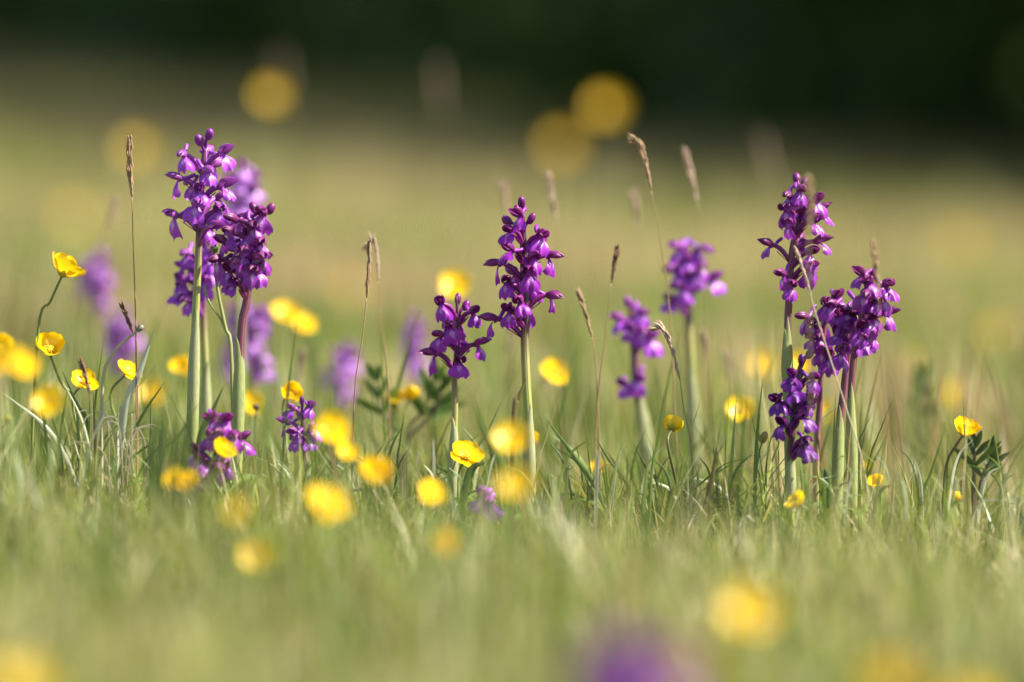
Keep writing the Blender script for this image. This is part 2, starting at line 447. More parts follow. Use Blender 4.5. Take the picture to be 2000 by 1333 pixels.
def h_near(x, y, r):
    n = len(x)
    h = 0.028 + 0.013 * fnoise(x, y, 14, 2.0) + 0.011 * fnoise(x, y, 41, 5.0)
    h = h * r.uniform(0.5, 1.35, n)
    return np.where(r.uniform(0, 1, n) < 0.15, h * r.uniform(1.3, 2.6, n), h)
blades('turf_grass', 120000, 2.4, 5.5, 0.27, h_near, 0.0014, G_NEAR, 21, 'short dense meadow turf of green and straw-coloured blades', 0.9, 0.72, 4, 0.7)
blades('meadow_grass', 66000, 5.4, 12, 0.45, lambda x, y, r: 0.042 * r.uniform(.5, 1.9, len(x)), 0.0035, G_MID, 22, 'olive green and tan grass of the meadow behind the orchids', 1.0, 0.5, 3)
blades('distant_grass', 95000, 11.5, 60, 1.1, lambda x, y, r: 0.055 * r.uniform(.5, 1.8, len(x)), 0.011, G_FAR, 23, 'pale tan and green grass stretching to the dark wood', 1.0, 0.5, 3)
blades('tussock_grass', 15000, 3.75, 5.6, 0.22, lambda x, y, r: (0.044 + 0.014 * fnoise(x, y, 25, 8.0)) * r.uniform(.6, 1.35, len(x)), 0.0013, G_NEAR, 27, 'messy crossing grass blades in uneven tufts around the orchid feet', 1.0, 0.7, 5, 0.75)
blades('straw_grass', 5000, 3.9, 5.0, 0.22, lambda x, y, r: 0.042 * r.uniform(.5, 1.4, len(x)), 0.0008, [((0.30, 0.20, 0.10), 1), ((0.52, 0.44, 0.24), 2), ((0.62, 0.57, 0.38), 1.5)], 28, 'thin dry straws tangled in the turf around the orchid feet', 1.0, 0.95, 5, 0.4)
G_TALL = [((0.10, 0.16, 0.03), 3), ((0.16, 0.22, 0.045), 3), ((0.24, 0.26, 0.08), 1.5), ((0.38, 0.32, 0.16), 1.6), ((0.30, 0.18, 0.10), 1.2)]
blades('tall_grass', 2600, 4.5, 7.0, 0.3, lambda x, y, r: 0.075 * r.uniform(.5, 1.7, len(x)), 0.0022, G_TALL, 25, 'taller loose green and tan grass just behind the orchids', 1.0, 0.22, 5, 0.6)
blades('front_grass', 700, 2.5, 4.15, 0.2, lambda x, y, r: 0.060 * r.uniform(.6, 1.35, len(x)), 0.0017, G_TALL, 26, 'scattered longer blades standing in the turf before the orchids', 1.0, 0.3, 5, 0.5)
G_STALK = [((0.38, 0.27, 0.14), 3), ((0.34, 0.20, 0.11), 2), ((0.42, 0.36, 0.18), 2)]
blades('distant_stalks', 9000, 5.4, 34, 0.6, lambda x, y, r: 0.10 * r.uniform(.5, 1.5, len(x)), 0.003, G_STALK, 24, 'thin tan flowering stalks scattered through the meadow grass', 1.0, 0.2, 3)

# ------------------------------------------------------------------ orchids
def sphere_like(mb, c, rx, rz, tilt=None, nu=10, nv=7, power=1.0):
    pts, uv = [], []
    for j in range(nv):
        ph = math.pi * j / (nv - 1)
        for i in range(nu):
            th = 2 * math.pi * i / nu
            r = math.sin(ph) ** power
            p = Vector((rx * r * math.cos(th), rx * r * math.sin(th), -rz * math.cos(ph)))
            if tilt: p = tilt @ p
            pts.append(c + p); uv.append((i / nu, j / (nv - 1)))
    mb.grid(pts, uv, nu, nv, True)

MM = 0.001
def lip_mesh(seed, mat_, Lg=8.6, W=4.9, fold=1.0):
    r = random.Random(seed); mb = MB(); nu, nv = 19, 10
    pts, uv = [], []
    ph = r.uniform(0, 6); sk = r.uniform(-.12, .12)
    for j in range(nv):
        v = j / (nv - 1)
        for i in range(nu):
            u = -1 + 2 * i / (nu - 1)
            fr = (.045 * math.sin(u * 19 + ph) + .035 * math.sin(u * 31 + ph * 2)) * v ** 3
            le = 1 - .20 * u * u + .085 * math.cos(u * 8.6) + fr
            wv = W * (.26 + .74 * math.sin(min(1, v * 1.12) * math.pi / 2) ** 1.25)
            y = wv * u * (1 - .12 * fold * u * u) + sk * v * 5
            x = 2.4 * math.sin(v * 1.7) - 1.5 * v * v - fold * 2.7 * u * u * (0.25 + .75 * v) + .75 * math.sin(u * 7 + ph) * v * v + .4 * math.sin(u * 13 + ph) * v ** 3
            z = -v * Lg * le + .5 * math.sin(v * 3.14) * (1 - abs(u))
            pts.append((x * MM, y * MM, z * MM)); uv.append((u * .5 + .5, v))
    mb.grid(pts, uv, nu, nv)
    return mb.mesh('lip', mat_)
def hood_mesh(seed, mat_, spread=0.15, Ln=10.0, Rr=2.65):
    r = random.Random(seed); mb = MB()
    def shell(t0, t1, rs, sp, ln, curl, uo):
        nu, nv = 7, 9; pts, uv = [], []
        for j in range(nv):
            s = j / (nv - 1)
            rad = Rr * rs * (math.sin(math.pi * min(1, .10 + .88 * s)) ** .62)
            wsc = 1 - max(0, s - .45) ** 1.6 * 2.2
            for i in range(nu):
                f = i / (nu - 1)
                th = (t0 + t1) / 2 + (f - .5) * (t1 - t0) * max(.12, wsc)
                cx = -1.6 + ln * s
                up = .9 + 2.0 * s + curl * s * s
                y = rad * math.sin(th) + math.copysign(1, th) * sp * s * s * 4 * (1 if abs((t0 + t1)) > .2 else 0)
                z = up + rad * math.cos(th) * 0.92
                pts.append((cx * MM, y * MM, z * MM)); uv.append((uo + f * .6, s))
        mb.grid(pts, uv, nu, nv)
    shell(-.95, .95, 1.0, 0, Ln, -1.6 + r.uniform(-.5, .5), 0.0)
    shell(.55, 2.25, 1.10, spread * 1.6, Ln * (.97 + r.uniform(-.08, .08)), -1.2 + r.uniform(-.6, .6), .3)
    shell(-2.25, -.55, 1.10, spread * 1.6, Ln * (.95 + r.uniform(-.08, .08)), -1.2 + r.uniform(-.6, .6), .6)
    return mb.mesh('hood', mat_)
def spur_mesh(seed, mat_):
    r = random.Random(seed); mb = MB()
    up = r.uniform(1.5, 4.5)
    pts = path([(.4 * MM, 0, -.2 * MM), (-3 * MM, r.uniform(-.5, .5) * MM, .6 * MM), (-6 * MM, r.uniform(-1, 1) * MM, up * .6 * MM), (-9 * MM, 0, up * 1.1 * MM)], 9)
    mb.tube(pts, lambda t: (1.25 - .25 * math.sin(t * 3.1)) * MM * (1 if t < .93 else .75), 8)
    return mb.mesh('spur', mat_)
FM = {}
for k_, pl in PAL.items():
    FM[k_] = dict(lip=[lip_mesh(s, pl['lip'], 8.2 + .5 * (s % 3), 4.9 + .35 * (s % 4), .35 + .35 * (s % 3)) for s in range(5)],
                  hood=[hood_mesh(s, pl['hood'], .05 + .11 * (s % 4)) for s in range(5)],
                  spur=[spur_mesh(s, pl['lip']) for s in range(4)])

def stem_x(pts, z):
    for a, b in zip(pts[:-1], pts[1:]):
        lo, hi = (a, b) if a.z < b.z else (b, a)
        if lo.z <= z <= hi.z:
            return lo.lerp(hi, (z - lo.z) / max(1e-6, hi.z - lo.z))
    return pts[0] if z >= pts[0].z else pts[-1]

def orchid(label, Y, stem, base_px, florets, pal='magenta', r0=1.5, r1=2.3, sheaths=(), size=1.0, group=None, droop=0.0, basal=3):
    """stem: pixels of the stem from the tip down; florets: (px, py[, mode]) of each flower's mouth."""
    rr = random.Random(label + str(base_px))
    base = base_at(base_px, Y)
    t = thing('green_winged_orchid', label, 'orchid', base, group)
    ctrl = [P(x, y, Y) for x, y in stem] + [base]
    pts = path(ctrl, 34)
    zl = min([P(f[0], f[1], Y).z for f in florets])
    mb = MB()
    mb.tube(pts, lambda s: (r0 * (.45 + .55 * min(1, s * 5)) + (r1 - r0) * s) * MM, 10, vf=lambda p: (.95 if pal == 'wine' else .72) + (p.z - zl) / (.13 if pal == 'wine' else .06))
    obj('stem', mb.mesh('stem', PAL[pal]['stem'], base), t)
    for sx, sy, ey, side, pale in sheaths:             # sheathing leaf: tip pixel, lower end pixel, side it opens to
        p1 = P(sx, sy, Y); ze = max(P(sx, ey, Y).z, base.z)
        q = MB(); nu, nv = 9, 14; gp, gu = [], []
        for j in range(nv):
            s = j / (nv - 1)
            z = ze + (p1.z - ze) * s
            c = stem_x(pts, z); rad = (r1 * 1.22 + 1.0 * math.sin(s * 2.9)) * MM
            free = max(0, s - .72) / .28
            c = c.lerp(Vector((p1.x, c.y - .001, z)), free * free)
            span = 2.9 * (1 - s ** 3) + .02
            for i in range(nu):
                a = (i / (nu - 1) - .5) * 2 * span * .95
                d = Vector((math.sin(a) * .85 + side * .5 * math.cos(a), -math.cos(a) * .85 + side * .3 * math.sin(a), 0))
                gp.append(c + d * rad * (1 - .55 * s ** 4)); gu.append((i / (nu - 1), s))
        q.grid(gp, gu, nu, nv)
        obj('sheath_leaf', q.mesh('sheath_leaf', M_SHEATHP if pale else M_SHEATH, base), t)
    for f in florets:
        px, py = f[0], f[1]; mode = f[2] if len(f) > 2 else 'f'
        m = P(px, py, Y)
        if mode == 'u':                                # bud
            ax = stem_x(pts, m.z - .004)
            b_ = MB()
            dv = (m - ax); dv.y = rr.uniform(-.006, .006); cpos = ax + dv
            til = (cpos - ax + Vector((0, 0, .004))).to_track_quat('Z', 'Y').to_matrix()
            sphere_like(b_, cpos, 2.1 * MM * size * rr.uniform(.85, 1.2), 3.3 * MM * size, til, 10, 8, .8)
            b_.tube(path([ax - Vector((0, 0, .003)), ax.lerp(cpos, .5), cpos], 5), .8 * MM, 6)
            obj('bud', b_.mesh('bud', PAL[pal]['bud'], base), t)
            continue
        ax = stem_x(pts, m.z - .005 * size)
        dx = m.x - ax.x; rad = 0.0115 * size
        sa = max(-1, min(1, dx / rad))
        az = math.asin(sa)                              # 0 faces the camera, +90 to the right
        if mode == 'b': az = math.pi - az if az >= 0 else -math.pi - az
        dep = -math.cos(az) * max(rad, .004) * (1 if abs(sa) < 1 else 0.3)
        m = Vector((m.x, ax.y + dep, m.z))
        yaw = az - math.pi / 2 + rr.uniform(-.35, .35) - (.48 * math.copysign(1, sa) if abs(sa) > .6 and mode != 's' else 0)
        rot = Euler((rr.uniform(-.28, .28), rr.uniform(-.22, .34) + droop, yaw), 'XYZ')
        sc = size * rr.uniform(.9, 1.1)
        Mx = Matrix.Translation(m) @ rot.to_matrix().to_4x4() @ Matrix.Scale(sc, 4)
        inv = Mx.inverted()
        at = stem_x(pts, m.z - rr.uniform(.007, .010) * size)
        bow = at.lerp(m, .45) + Vector((0, 0, .0030 * size))
        ov = MB()
        ov.tube([inv @ p for p in path([at, bow, m + rot.to_matrix() @ Vector((-.0012, 0, .0010))], 8)], lambda s: (.95 + .5 * math.sin(s * 3.0)) * MM, 7)
        # bract at the base of the ovary
        out = (m - at).normalized(); sd = out.cross(Vector((0, 0, 1))).normalized()
        gp, gu = [], []
        for j in range(6):
            s = j / 5
            for i in range(3):
                wv = (i - 1) * 1.7 * MM * size * math.sin(math.pi * (.18 + .8 * s)) * (1 if s < .99 else 0)
                gp.append(inv @ (at + out * .010 * size * s + Vector((0, 0, -.0012 + .001 * s + .0006 * abs(i - 1))) + sd * wv)); gu.append((i / 2, s))
        ov.grid(gp, gu, 3, 6)
        fo = obj('floret', ov.mesh('ovary', PAL[pal]['tube']), t)
        fo.matrix_local = Matrix.Translation(m - base) @ rot.to_matrix().to_4x4() @ Matrix.Scale(sc, 4)
        k = FM[pal]
        obj('hood', rr.choice(k['hood']), fo, (0, 0, 0), (rr.uniform(-.15, .15), rr.uniform(-.42, .10), rr.uniform(-.25, .25)))
        obj('lip', rr.choice(k['lip']), fo, (.0008, 0, -.0002), (rr.uniform(-.2, .2), rr.uniform(-.60, .02), rr.uniform(-.2, .2)), rr.uniform(.92, 1.15))
        obj('spur', rr.choice(k['spur']), fo)
    for i in range(basal):
        a = i * 2.3 + 1; q = MB(); gp, gu = [], []
        ln = rr.uniform(.035, .06)
        for j in range(8):
            s = j / 7
            for i2 in range(3):
                o_ = Vector((math.cos(a), math.sin(a), 0)); sd = Vector((-math.sin(a), math.cos(a), 0))
                gp.append(base + o_ * (ln * s) + Vector((0, 0, .032 * math.sin(s * 2.3) + .0015 * abs(i2 - 1))) + sd * (i2 - 1) * .004 * math.sin(math.pi * (.15 + .84 * s))); gu.append((i2 / 2, s))
        q.grid(gp, gu, 3, 8); obj('basal_leaf', q.mesh('basal_leaf', M_BLADE, base), t)
    return t

def z1(l):            # zoom of the tall left group
    return [(x / 3.03, 200 + y / 3.03, *r) for x, y, *r in l]
def z2(l):
    return [(x / 3.03, 580 + y / 3.03, *r) for x, y, *r in l]
def z3(l):
    return [(780 + x / 2.297, 360 + y / 2.297, *r) for x, y, *r in l]
def z5(l):
    return [(1440 + x / 2.02, 320 + y / 2.02, *r) for x, y, *r in l]

orchid('tallest violet orchid with loose pale purple flowers on a thick pale green stem', 4.42,
       z1([(1215, 200), (1200, 400), (1185, 650), (1170, 1000), (1155, 1330)]) + [(376, 830)], 374,
       z1([(1240, 190, 'u'), (1180, 225, 'u'), (1090, 315), (1318, 312), (1215, 310, 'b'), (1225, 405), (1060, 458), (1315, 508), (1185, 530), (1130, 490, 'b'), (1035, 682), (1300, 645), (1250, 745), (1165, 600), (1260, 380, 'b'), (1290, 575, 'b')]),
       'violet', 1.5, 2.3, [(383, 600, 870, .4, True), (372, 720, 900, -.4, False)], 1.02)
orchid('densely flowered wine-purple orchid with a swollen green sheath beside the tallest orchid', 4.40,
       z1([(1560, 630), (1530, 780), (1490, 980), (1455, 1200), (1430, 1330)]) + [(466, 780)], 462,
       z1([(1600, 632, 'u'), (1500, 625, 'u'), (1550, 665), (1490, 730), (1390, 705), (1370, 780), (1470, 800), (1325, 835), (1445, 885), (1300, 940), (1365, 1000), (1510, 905), (1545, 830), (1550, 925), (1500, 990), (1540, 1000), (1395, 1080), (1430, 940), (1470, 690, 'b'), (1400, 880, 'b')]),
       'wine', 1.7, 2.5, [(462, 655, 900, -.3, False)], 1.0)
orchid('shorter violet orchid half hidden behind the thick stem of the tallest orchid', 4.53,
       z1([(1215, 850), (1205, 1000), (1200, 1150), (1205, 1330)]) + [(402, 760)], 404,
       z1([(1110, 900), (1215, 850), (1085, 985), (1140, 960, 'b'), (1085, 1060), (1240, 910), (1230, 1000), (1090, 1125), (1120, 1175), (1225, 1065), (1260, 950, 'b'), (1180, 1040)]),
       'violet', 1.5, 2.2, [(408, 700, 900, .3, True)], .95)
orchid('lilac orchid spike rising behind the tallest orchid', 4.82,
       [(478, 320), (470, 400), (465, 520), (470, 700)], 472,
       [(475, 330), (495, 345), (460, 355), (490, 375), (455, 395), (480, 405), (500, 370), (450, 425), (485, 430), (462, 445), (500, 420)], 'lilac', 1.5, 2.3)
orchid('mauve orchid standing low behind the swollen green sheath', 4.86,
       [(485, 590), (490, 650), (495, 740)], 498,
       [(480, 600), (505, 610), (470, 640), (500, 645), (515, 625), (490, 670), (510, 690), (515, 715), (460, 610)], 'lilac', 1.5, 2.3)
orchid('short purple orchid low in the turf behind a buttercup by the green sheaths', 4.36,
       [(428, 815), (425, 870), (418, 930)], 415,
       [(415, 820), (440, 822), (432, 848), (412, 850), (455, 850), (382, 885), (395, 900), (445, 905), (470, 860), (405, 930), (430, 915)], 'magenta', 1.3, 1.9)
orchid('small violet orchid with narrow open flowers and a pale sheath beside the tall group', 4.44,
       [(590, 780), (592, 840), (597, 900), (602, 960)], 604,
       [(590, 782, 'u'), (606, 795), (572, 800), (560, 828), (578, 845), (612, 836), (606, 862), (575, 858)], 'violet', 1.0, 1.6, [(612, 905, 1000, .3, True)], .72)
orchid('short deep purple orchid of eight flowers beside the tall centre orchid', 4.44,
       z3([(256, 500), (262, 680), (248, 860), (250, 1000), (243, 1200)]), 878,
       z3([(186, 540), (262, 515, 'u'), (330, 578), (298, 545, 'u'), (185, 682), (228, 640), (160, 765), (350, 722), (270, 798), (240, 600, 'b'), (275, 690, 'b')]), 'magenta', 1.1, 2.0, [(882, 812, 1000, .3, True)], .95)
orchid('tall deep purple orchid with one flower drooping to its side on a yellow-green stem', 4.42,
       z3([(549, 90), (555, 220), (560, 420), (568, 600), (563, 700), (570, 900), (580, 1100)]), 1036,
       z3([(548, 82, 'u'), (530, 120, 'u'), (540, 145), (483, 165, 'u'), (592, 155, 'u'), (500, 212), (632, 235), (500, 298), (448, 362), (668, 328), (578, 398), (478, 445), (672, 505), (540, 530), (425, 612), (493, 572), (610, 270, 'b'), (520, 410, 'b'), (575, 560, 'b'), (600, 330), (590, 470, 'b')]),
       'magenta', 1.8, 2.5, [(1036, 787, 1010, .4, True)], 1.0)
orchid('tall dark purple orchid with a split green sheath beside the crowded clump', 4.43,
       z5([(245, 80), (240, 160), (232, 260), (215, 360), (207, 480), (200, 620), (197, 800), (205, 1000)]), 1543,
       z5([(235, 58, 'u'), (268, 75, 'u'), (240, 105), (200, 130), (190, 180), (205, 240), (130, 325), (322, 190), (312, 150), (292, 232), (318, 310), (285, 355), (278, 412), (180, 440), (205, 480), (265, 180, 'b'), (245, 300, 'b')]),
       'wine', 1.5, 2.3, [(1532, 640, 790, -.4, False), (1537, 612, 940, .3, False)], .95)
orchid('very dark purple orchid with round unopened buds in front of the split green sheath', 4.40,
       z5([(256, 765), (238, 850), (225, 960), (215, 1080), (210, 1200)]), 1545,
       z5([(253, 772, 'u'), (287, 752, 'u'), (215, 838), (292, 845), (220, 890), (158, 938), (292, 912), (278, 950), (255, 1000), (178, 1030), (265, 1090), (240, 860, 'b'), (262, 1120)]),
       'dark', 1.5, 2.1, [(1556, 880, 1000, .4, True)], .9)
orchid('crowded purple orchid on a thin leaning stem at the edge of the clump', 4.45,
       z5([(372, 535), (345, 640), (333, 760), (325, 950), (312, 1150)]), 1592,
       z5([(385, 530), (345, 555), (270, 610), (300, 640), (372, 575), (320, 685), (330, 735), (358, 765), (345, 630, 'b'), (295, 690)]), 'wine', 1.2, 1.9, (), .95)
orchid('crowded purple orchid on a stout stem in the middle of the clump', 4.43,
       z5([(470, 540), (455, 650), (440, 740), (420, 900), (400, 1100)]), 1632,
       z5([(432, 585), (395, 672), (408, 745), (425, 690), (462, 605), (480, 545), (440, 640), (470, 690, 'b'), (400, 610), (380, 560)]), 'wine', 1.5, 2.4, [(1640, 790, 1010, -.3, False)], 1.0)
orchid('crowded purple orchid reaching highest at the outer side of the clump', 4.41,
       z5([(535, 440), (510, 560), (475, 680), (458, 780), (448, 960), (452, 1150)]), 1666,
       z5([(487, 440), (585, 482), (574, 530), (590, 595), (542, 605), (478, 655), (490, 700), (525, 678), (500, 512), (545, 545), (535, 435, 'u'), (515, 470), (555, 505, 'b'), (515, 620)]), 'wine', 1.4, 2.2, [(1662, 745, 1010, .3, False)], .95)
orchid('lilac orchid with a sideways flower behind the nodding seed heads', 4.68,
       [(1342, 470), (1346, 540), (1345, 640), (1352, 760)], 1362,
       [(1328, 485), (1368, 487), (1340, 510), (1390, 550), (1318, 530), (1355, 535), (1308, 588), (1330, 560), (1365, 520)], 'violet', 1.9, 2.9, [(1348, 705, 960, .3, True)], 1.05)
orchid('purple orchid with a dark tip and widely spaced flower clusters', 4.66,
       [(1230, 580), (1238, 660), (1242, 740), (1258, 840)], 1272,
       [(1225, 590, 'u'), (1240, 600, 'u'), (1210, 625), (1248, 612), (1230, 640), (1268, 662), (1250, 645), (1218, 752), (1248, 740)], 'violet', 1.9, 3.2, [(1256, 760, 950, -.3, True)], 1.0)
orchid('tiny purple orchid with barely two flowers low in the turf', 4.33,
       [(944, 955), (950, 980), (955, 1010)], 957, [(946, 968), (958, 980)], 'violet', .9, 1.2, (), 1.05)
for px, py, Y, lb in ((185, 500, 5.15, 'mauve orchid standing behind the tall curving buttercup'), (240, 620, 5.05, 'mauve orchid behind the bent grey-tipped stalk'), (665, 680, 5.05, 'mauve orchid low in the grass before the leafy sprigs'),
                      (807, 630, 5.15, 'mauve orchid beyond the short eight-flowered orchid'), (462, 640, 5.25, 'mauve orchid glimpsed between the green stalk and the thick stems')):
    fl = [(px + random.uniform(-22, 22), py + i * 10 + random.uniform(-5, 5)) for i in range(9)]
    orchid(lb, Y, [(px, py - 8), (px + 3, py + 60), (px + 6, py + 150)], px + 8, fl, 'lilac', 1.5, 2.3, (), 1.0, 'orchids scattered in the grass behind')
orchid('low purple orchid rising from the short turf well in front of the others', 2.82,
       [(1205, 1235), (1210, 1300), (1212, 1400)], 1212,
       [(1195, 1268), (1220, 1272), (1175, 1270), (1240, 1275), (1205, 1285), (1160, 1300), (1230, 1305), (1262, 1300), (1190, 1315), (1150, 1325), (1215, 1330), (1250, 1335), (1180, 1345), (1270, 1330)], 'violet', 1.4, 2.0)

orchid('low pale mauve orchid touching a buttercup in the turf well in front', 2.74,
       [(1290, 1275), (1292, 1330), (1294, 1420)], 1294,
       [(1285, 1290), (1305, 1295), (1275, 1310), (1315, 1318), (1290, 1325), (1265, 1335), (1320, 1345), (1295, 1350)], 'lilac', 1.4, 2.0)
# ------------------------------------------------------------------ buttercups
def petal_mesh(seed, e0, e1, Lg=9.8, W=5.6, cup=.5):
    r = random.Random(seed); mb = MB(); nu, nv = 9, 9; pts, uv = [], []
    x = 1.2; z = 0.0; prof = []
    e0 += r.uniform(-6, 6); e1 += r.uniform(-8, 8)
    for j in range(nv):
        s = j / (nv - 1); prof.append((x, z)); el = R(e0 + (e1 - e0) * s)
        x += math.cos(el) * Lg / (nv - 1); z += math.sin(el) * Lg / (nv - 1)
    for j in range(nv):
        s = j / (nv - 1); el = R(e0 + (e1 - e0) * s)
        wv = W * (.2 + .8 * math.sin(min(1, s / .62) * math.pi / 2) ** 1.3) if s < .62 else W * math.sqrt(max(0.05, 1 - ((s - .62) / .41) ** 2))
        for i in range(nu):
            u = -1 + 2 * i / (nu - 1)
            bend = cup * wv * u * u * .55
            notch = -.7 * math.exp(-(u / .25) ** 2) * max(0, s - .8) / .2 + .25 * math.sin(u * 5 + seed) * s * s
            px = prof[j][0] - math.sin(el) * bend + math.cos(el) * notch
            pz = prof[j][1] + math.cos(el) * bend + math.sin(el) * notch
            pts.append((px * MM, wv * u * (1 - .1 * cup * u * u) * MM, pz * MM)); uv.append((u * .5 + .5, s))
    mb.grid(pts, uv, nu, nv)
    return mb.mesh('petal', M_PETAL)
PETALS = {'wide': [petal_mesh(s, 12, 42) for s in range(5)], 'cup': [petal_mesh(s, 30, 72) for s in range(5)], 'shut': [petal_mesh(s, 52, 104, 9.0, 5.0, .8) for s in range(5)]}
def stamen_mesh(seed):
    r = random.Random(seed); mb = MB()
    for k in range(26):
        a = k * 2.4; rad = .6 + 2.4 * math.sqrt((k + .5) / 26); h = 3.6 - rad * .45 + r.uniform(-.4, .4)
        d = Vector((math.cos(a), math.sin(a), 0))
        mb.tube([d * .5 * MM, d * rad * .8 * MM + Vector((0, 0, h * .7 * MM)), d * rad * MM + Vector((0, 0, h * MM))], lambda t: (.16 + .28 * (t > .9)) * MM, 4)
    sphere_like(mb, Vector((0, 0, 1.7 * MM)), 1.3 * MM, 1.7 * MM, None, 8, 5)
    return mb.mesh('stamens', M_STAMEN)
def calyx_mesh(seed, up):
    mb = MB()
    for k in range(5):
        a = k * 2 * math.pi / 5 + .6; gp, gu = [], []
        d = Vector((math.cos(a), math.sin(a), 0)); sd = Vector((-d.y, d.x, 0))
        for j in range(5):
            s = j / 4
            for i in range(3):
                c = d * (.8 + 4.2 * s * math.cos(up)) * MM + Vector((0, 0, (-.6 + 4.8 * s * math.sin(up)) * MM))
                gp.append(c + sd * (i - 1) * 1.5 * MM * math.sin(math.pi * (.25 + .73 * s))); gu.append((i / 2, s))
        mb.grid(gp, gu, 3, 5)
    sphere_like(mb, Vector((0, 0, -.3 * MM)), 1.2 * MM, .9 * MM, None, 8, 5)
    return mb.mesh('calyx', M_CALYX)
STAM = [stamen_mesh(1), stamen_mesh(2)]
CALYX = {'wide': calyx_mesh(1, .12), 'cup': calyx_mesh(2, .55), 'shut': calyx_mesh(3, 1.0)}
def buttercup(label, px, py, Y, dia=18, kind='cup', tilt=20, taz=-90, base_dx=0, mid=None, group=None, brown=False, spin=None):
    """px, py: the middle of the flower head; taz: the way it leans, 0 to the right, -90 to the camera, 90 away."""
    rr = random.Random(int(px * 7 + py * 13))
    head = P(px, py, Y)
    span = {'wide': 19.5, 'cup': 15.5, 'shut': 9.5}[kind]
    s = dia / span
    ax = Vector((math.sin(R(tilt)) * math.cos(R(taz)), math.sin(R(tilt)) * math.sin(R(taz)), math.cos(R(tilt))))
    hgt = {'wide': 4.0, 'cup': 6.5, 'shut': 8}[kind] * s * MM * .55
    org = head - ax * hgt
    base = base_at(px + base_dx, Y)
    t = thing('buttercup', label, 'buttercup', base, group)
    low = max(.012, (org - base).length)
    mids = [P(*m, Y) for m in (mid or [])] or [org - ax * low * .22, base.lerp(org, .4) + Vector((rr.uniform(-.003, .003), 0, 0))]
    mb = MB(); mb.tube(path([org] + mids + [base], 14), lambda q: (.62 + .25 * q) * MM, 7)
    obj('stem', mb.mesh('stem', M_CUPSTEMB if brown else M_CUPSTEM, base), t)
    q = ax.to_track_quat('Z', 'Y').to_matrix().to_4x4()
    sp = rr.uniform(0, 6.28) if spin is None else R(spin)
    for i in range(5):
        o = obj('petal', PETALS[kind][i], t)
        o.matrix_local = Matrix.Translation(org - base) @ q @ Matrix.Rotation(sp + i * 2 * math.pi / 5 + rr.uniform(-.1, .1), 4, 'Z') @ Matrix.Rotation(rr.uniform(-.13, .13), 4, 'Y') @ Matrix.Scale(s, 4)
    for nm, me in (('stamens', rr.choice(STAM)), ('calyx', CALYX[kind])):
        o = obj(nm, me, t); o.matrix_local = Matrix.Translation(org - base) @ q @ Matrix.Scale(s, 4)
    return t
B = buttercup
B('tall buttercup in profile on a curving green stem, leaning outward', 130, 522, 4.42, 20, 'cup', 28, 5, -75, [(98, 590), (74, 650)], spin=20)
B('buttercup facing outward below the tall curving buttercup', 97, 677, 4.42, 16.5, 'cup', 38, -80, 60, [(120, 750), (150, 800)])
B('ragged small buttercup behind a brown seed head by the pale tuft', 165, 745, 4.45, 15, 'wide', 48, -60, 10)
B('ragged small buttercup behind the pale broad grass blade', 250, 725, 4.47, 15, 'wide', 40, -40, 5)
B('single buttercup with a side notch in front of the short low purple orchid', 437, 880, 4.33, 14, 'cup', 46, -40, 0)
B('pale glinting buttercup directly above the small violet orchid', 568, 768, 4.50, 12.5, 'cup', 62, -75, 6)
B('wide open buttercup in profile with one petal raised, below the short eight-flowered orchid', 912, 890, 4.40, 19, 'wide', 40, -62, -10, spin=-18)
B('buttercup seen from behind on a short brown stem below the lilac orchids', 1313, 832, 4.43, 11.5, 'cup', 55, 80, 8, brown=True)
B('cup-shaped buttercup on a curved brown stem beside dark leaves', 1886, 838, 4.43, 15.5, 'cup', 24, -40, -48, [(1868, 870), (1846, 925)], brown=True)
B('small buttercup beside a dry straw at the foot of the clump', 1711, 942, 4.40, 9.5, 'cup', 40, -110, 4)
B('half-folded buttercup low in front of the very dark orchid', 1557, 980, 4.32, 12, 'cup', 45, -150, 3)
B('half-closed yellow buttercup bud beside dark leaves', 1863, 970, 4.40, 7.5, 'shut', 25, 10, 8)
B('buttercup standing alone between the lilac orchids and the dark orchid', 1447, 800, 4.72, 16, 'wide', 62, -90, 12)
B('buttercup beside the stem of the tall deep purple orchid', 1083, 727, 4.75, 16.5, 'wide', 58, -60, 8)
B('buttercup half covered by the tall deep purple orchid', 1033, 860, 4.55, 11, 'cup', 45, -90, 4)
B('buttercup above and behind the short eight-flowered orchid', 890, 556, 4.92, 18.5, 'wide', 55, -90, 5)
B('large double-looking buttercup behind the densely flowered orchid', 558, 612, 4.92, 17, 'wide', 48, -70, 8)
B('buttercup overlapping its neighbour behind the densely flowered orchid', 592, 632, 4.94, 16, 'wide', 48, -60, 8)
B('buttercup glimpsed between blades and the thick pale stem', 357, 718, 4.75, 13, 'cup', 45, -90, 3)
B('buttercup behind the swollen green sheath', 490, 787, 4.75, 14, 'wide', 60, -90, 3)
B('faint buttercup in the grass beside the pale broad blade', 297, 768, 5.0, 17, 'wide', 50, -90, 0)
B('small buttercup low in the grass under the tall seed heads', 1168, 915, 4.6, 10, 'cup', 40, -90, 3)
B('buttercup peeping between leafy green sprigs', 775, 778, 4.65, 10, 'cup', 35, -90, 3)
B('slim buttercup tucked beside the leafy green sprig', 803, 768, 4.65, 9, 'shut', 25, 30, 2)
B('buttercup glowing behind the split green sheath', 1562, 710, 4.85, 15, 'wide', 55, -90, 4)
B('small buttercup behind the purple petals of the crowded clump', 1700, 622, 4.75, 14, 'wide', 55, -90, 4)
B('tiny buttercup low behind the stems of the crowded clump', 1696, 912, 4.6, 6, 'cup', 40, -90, 3)
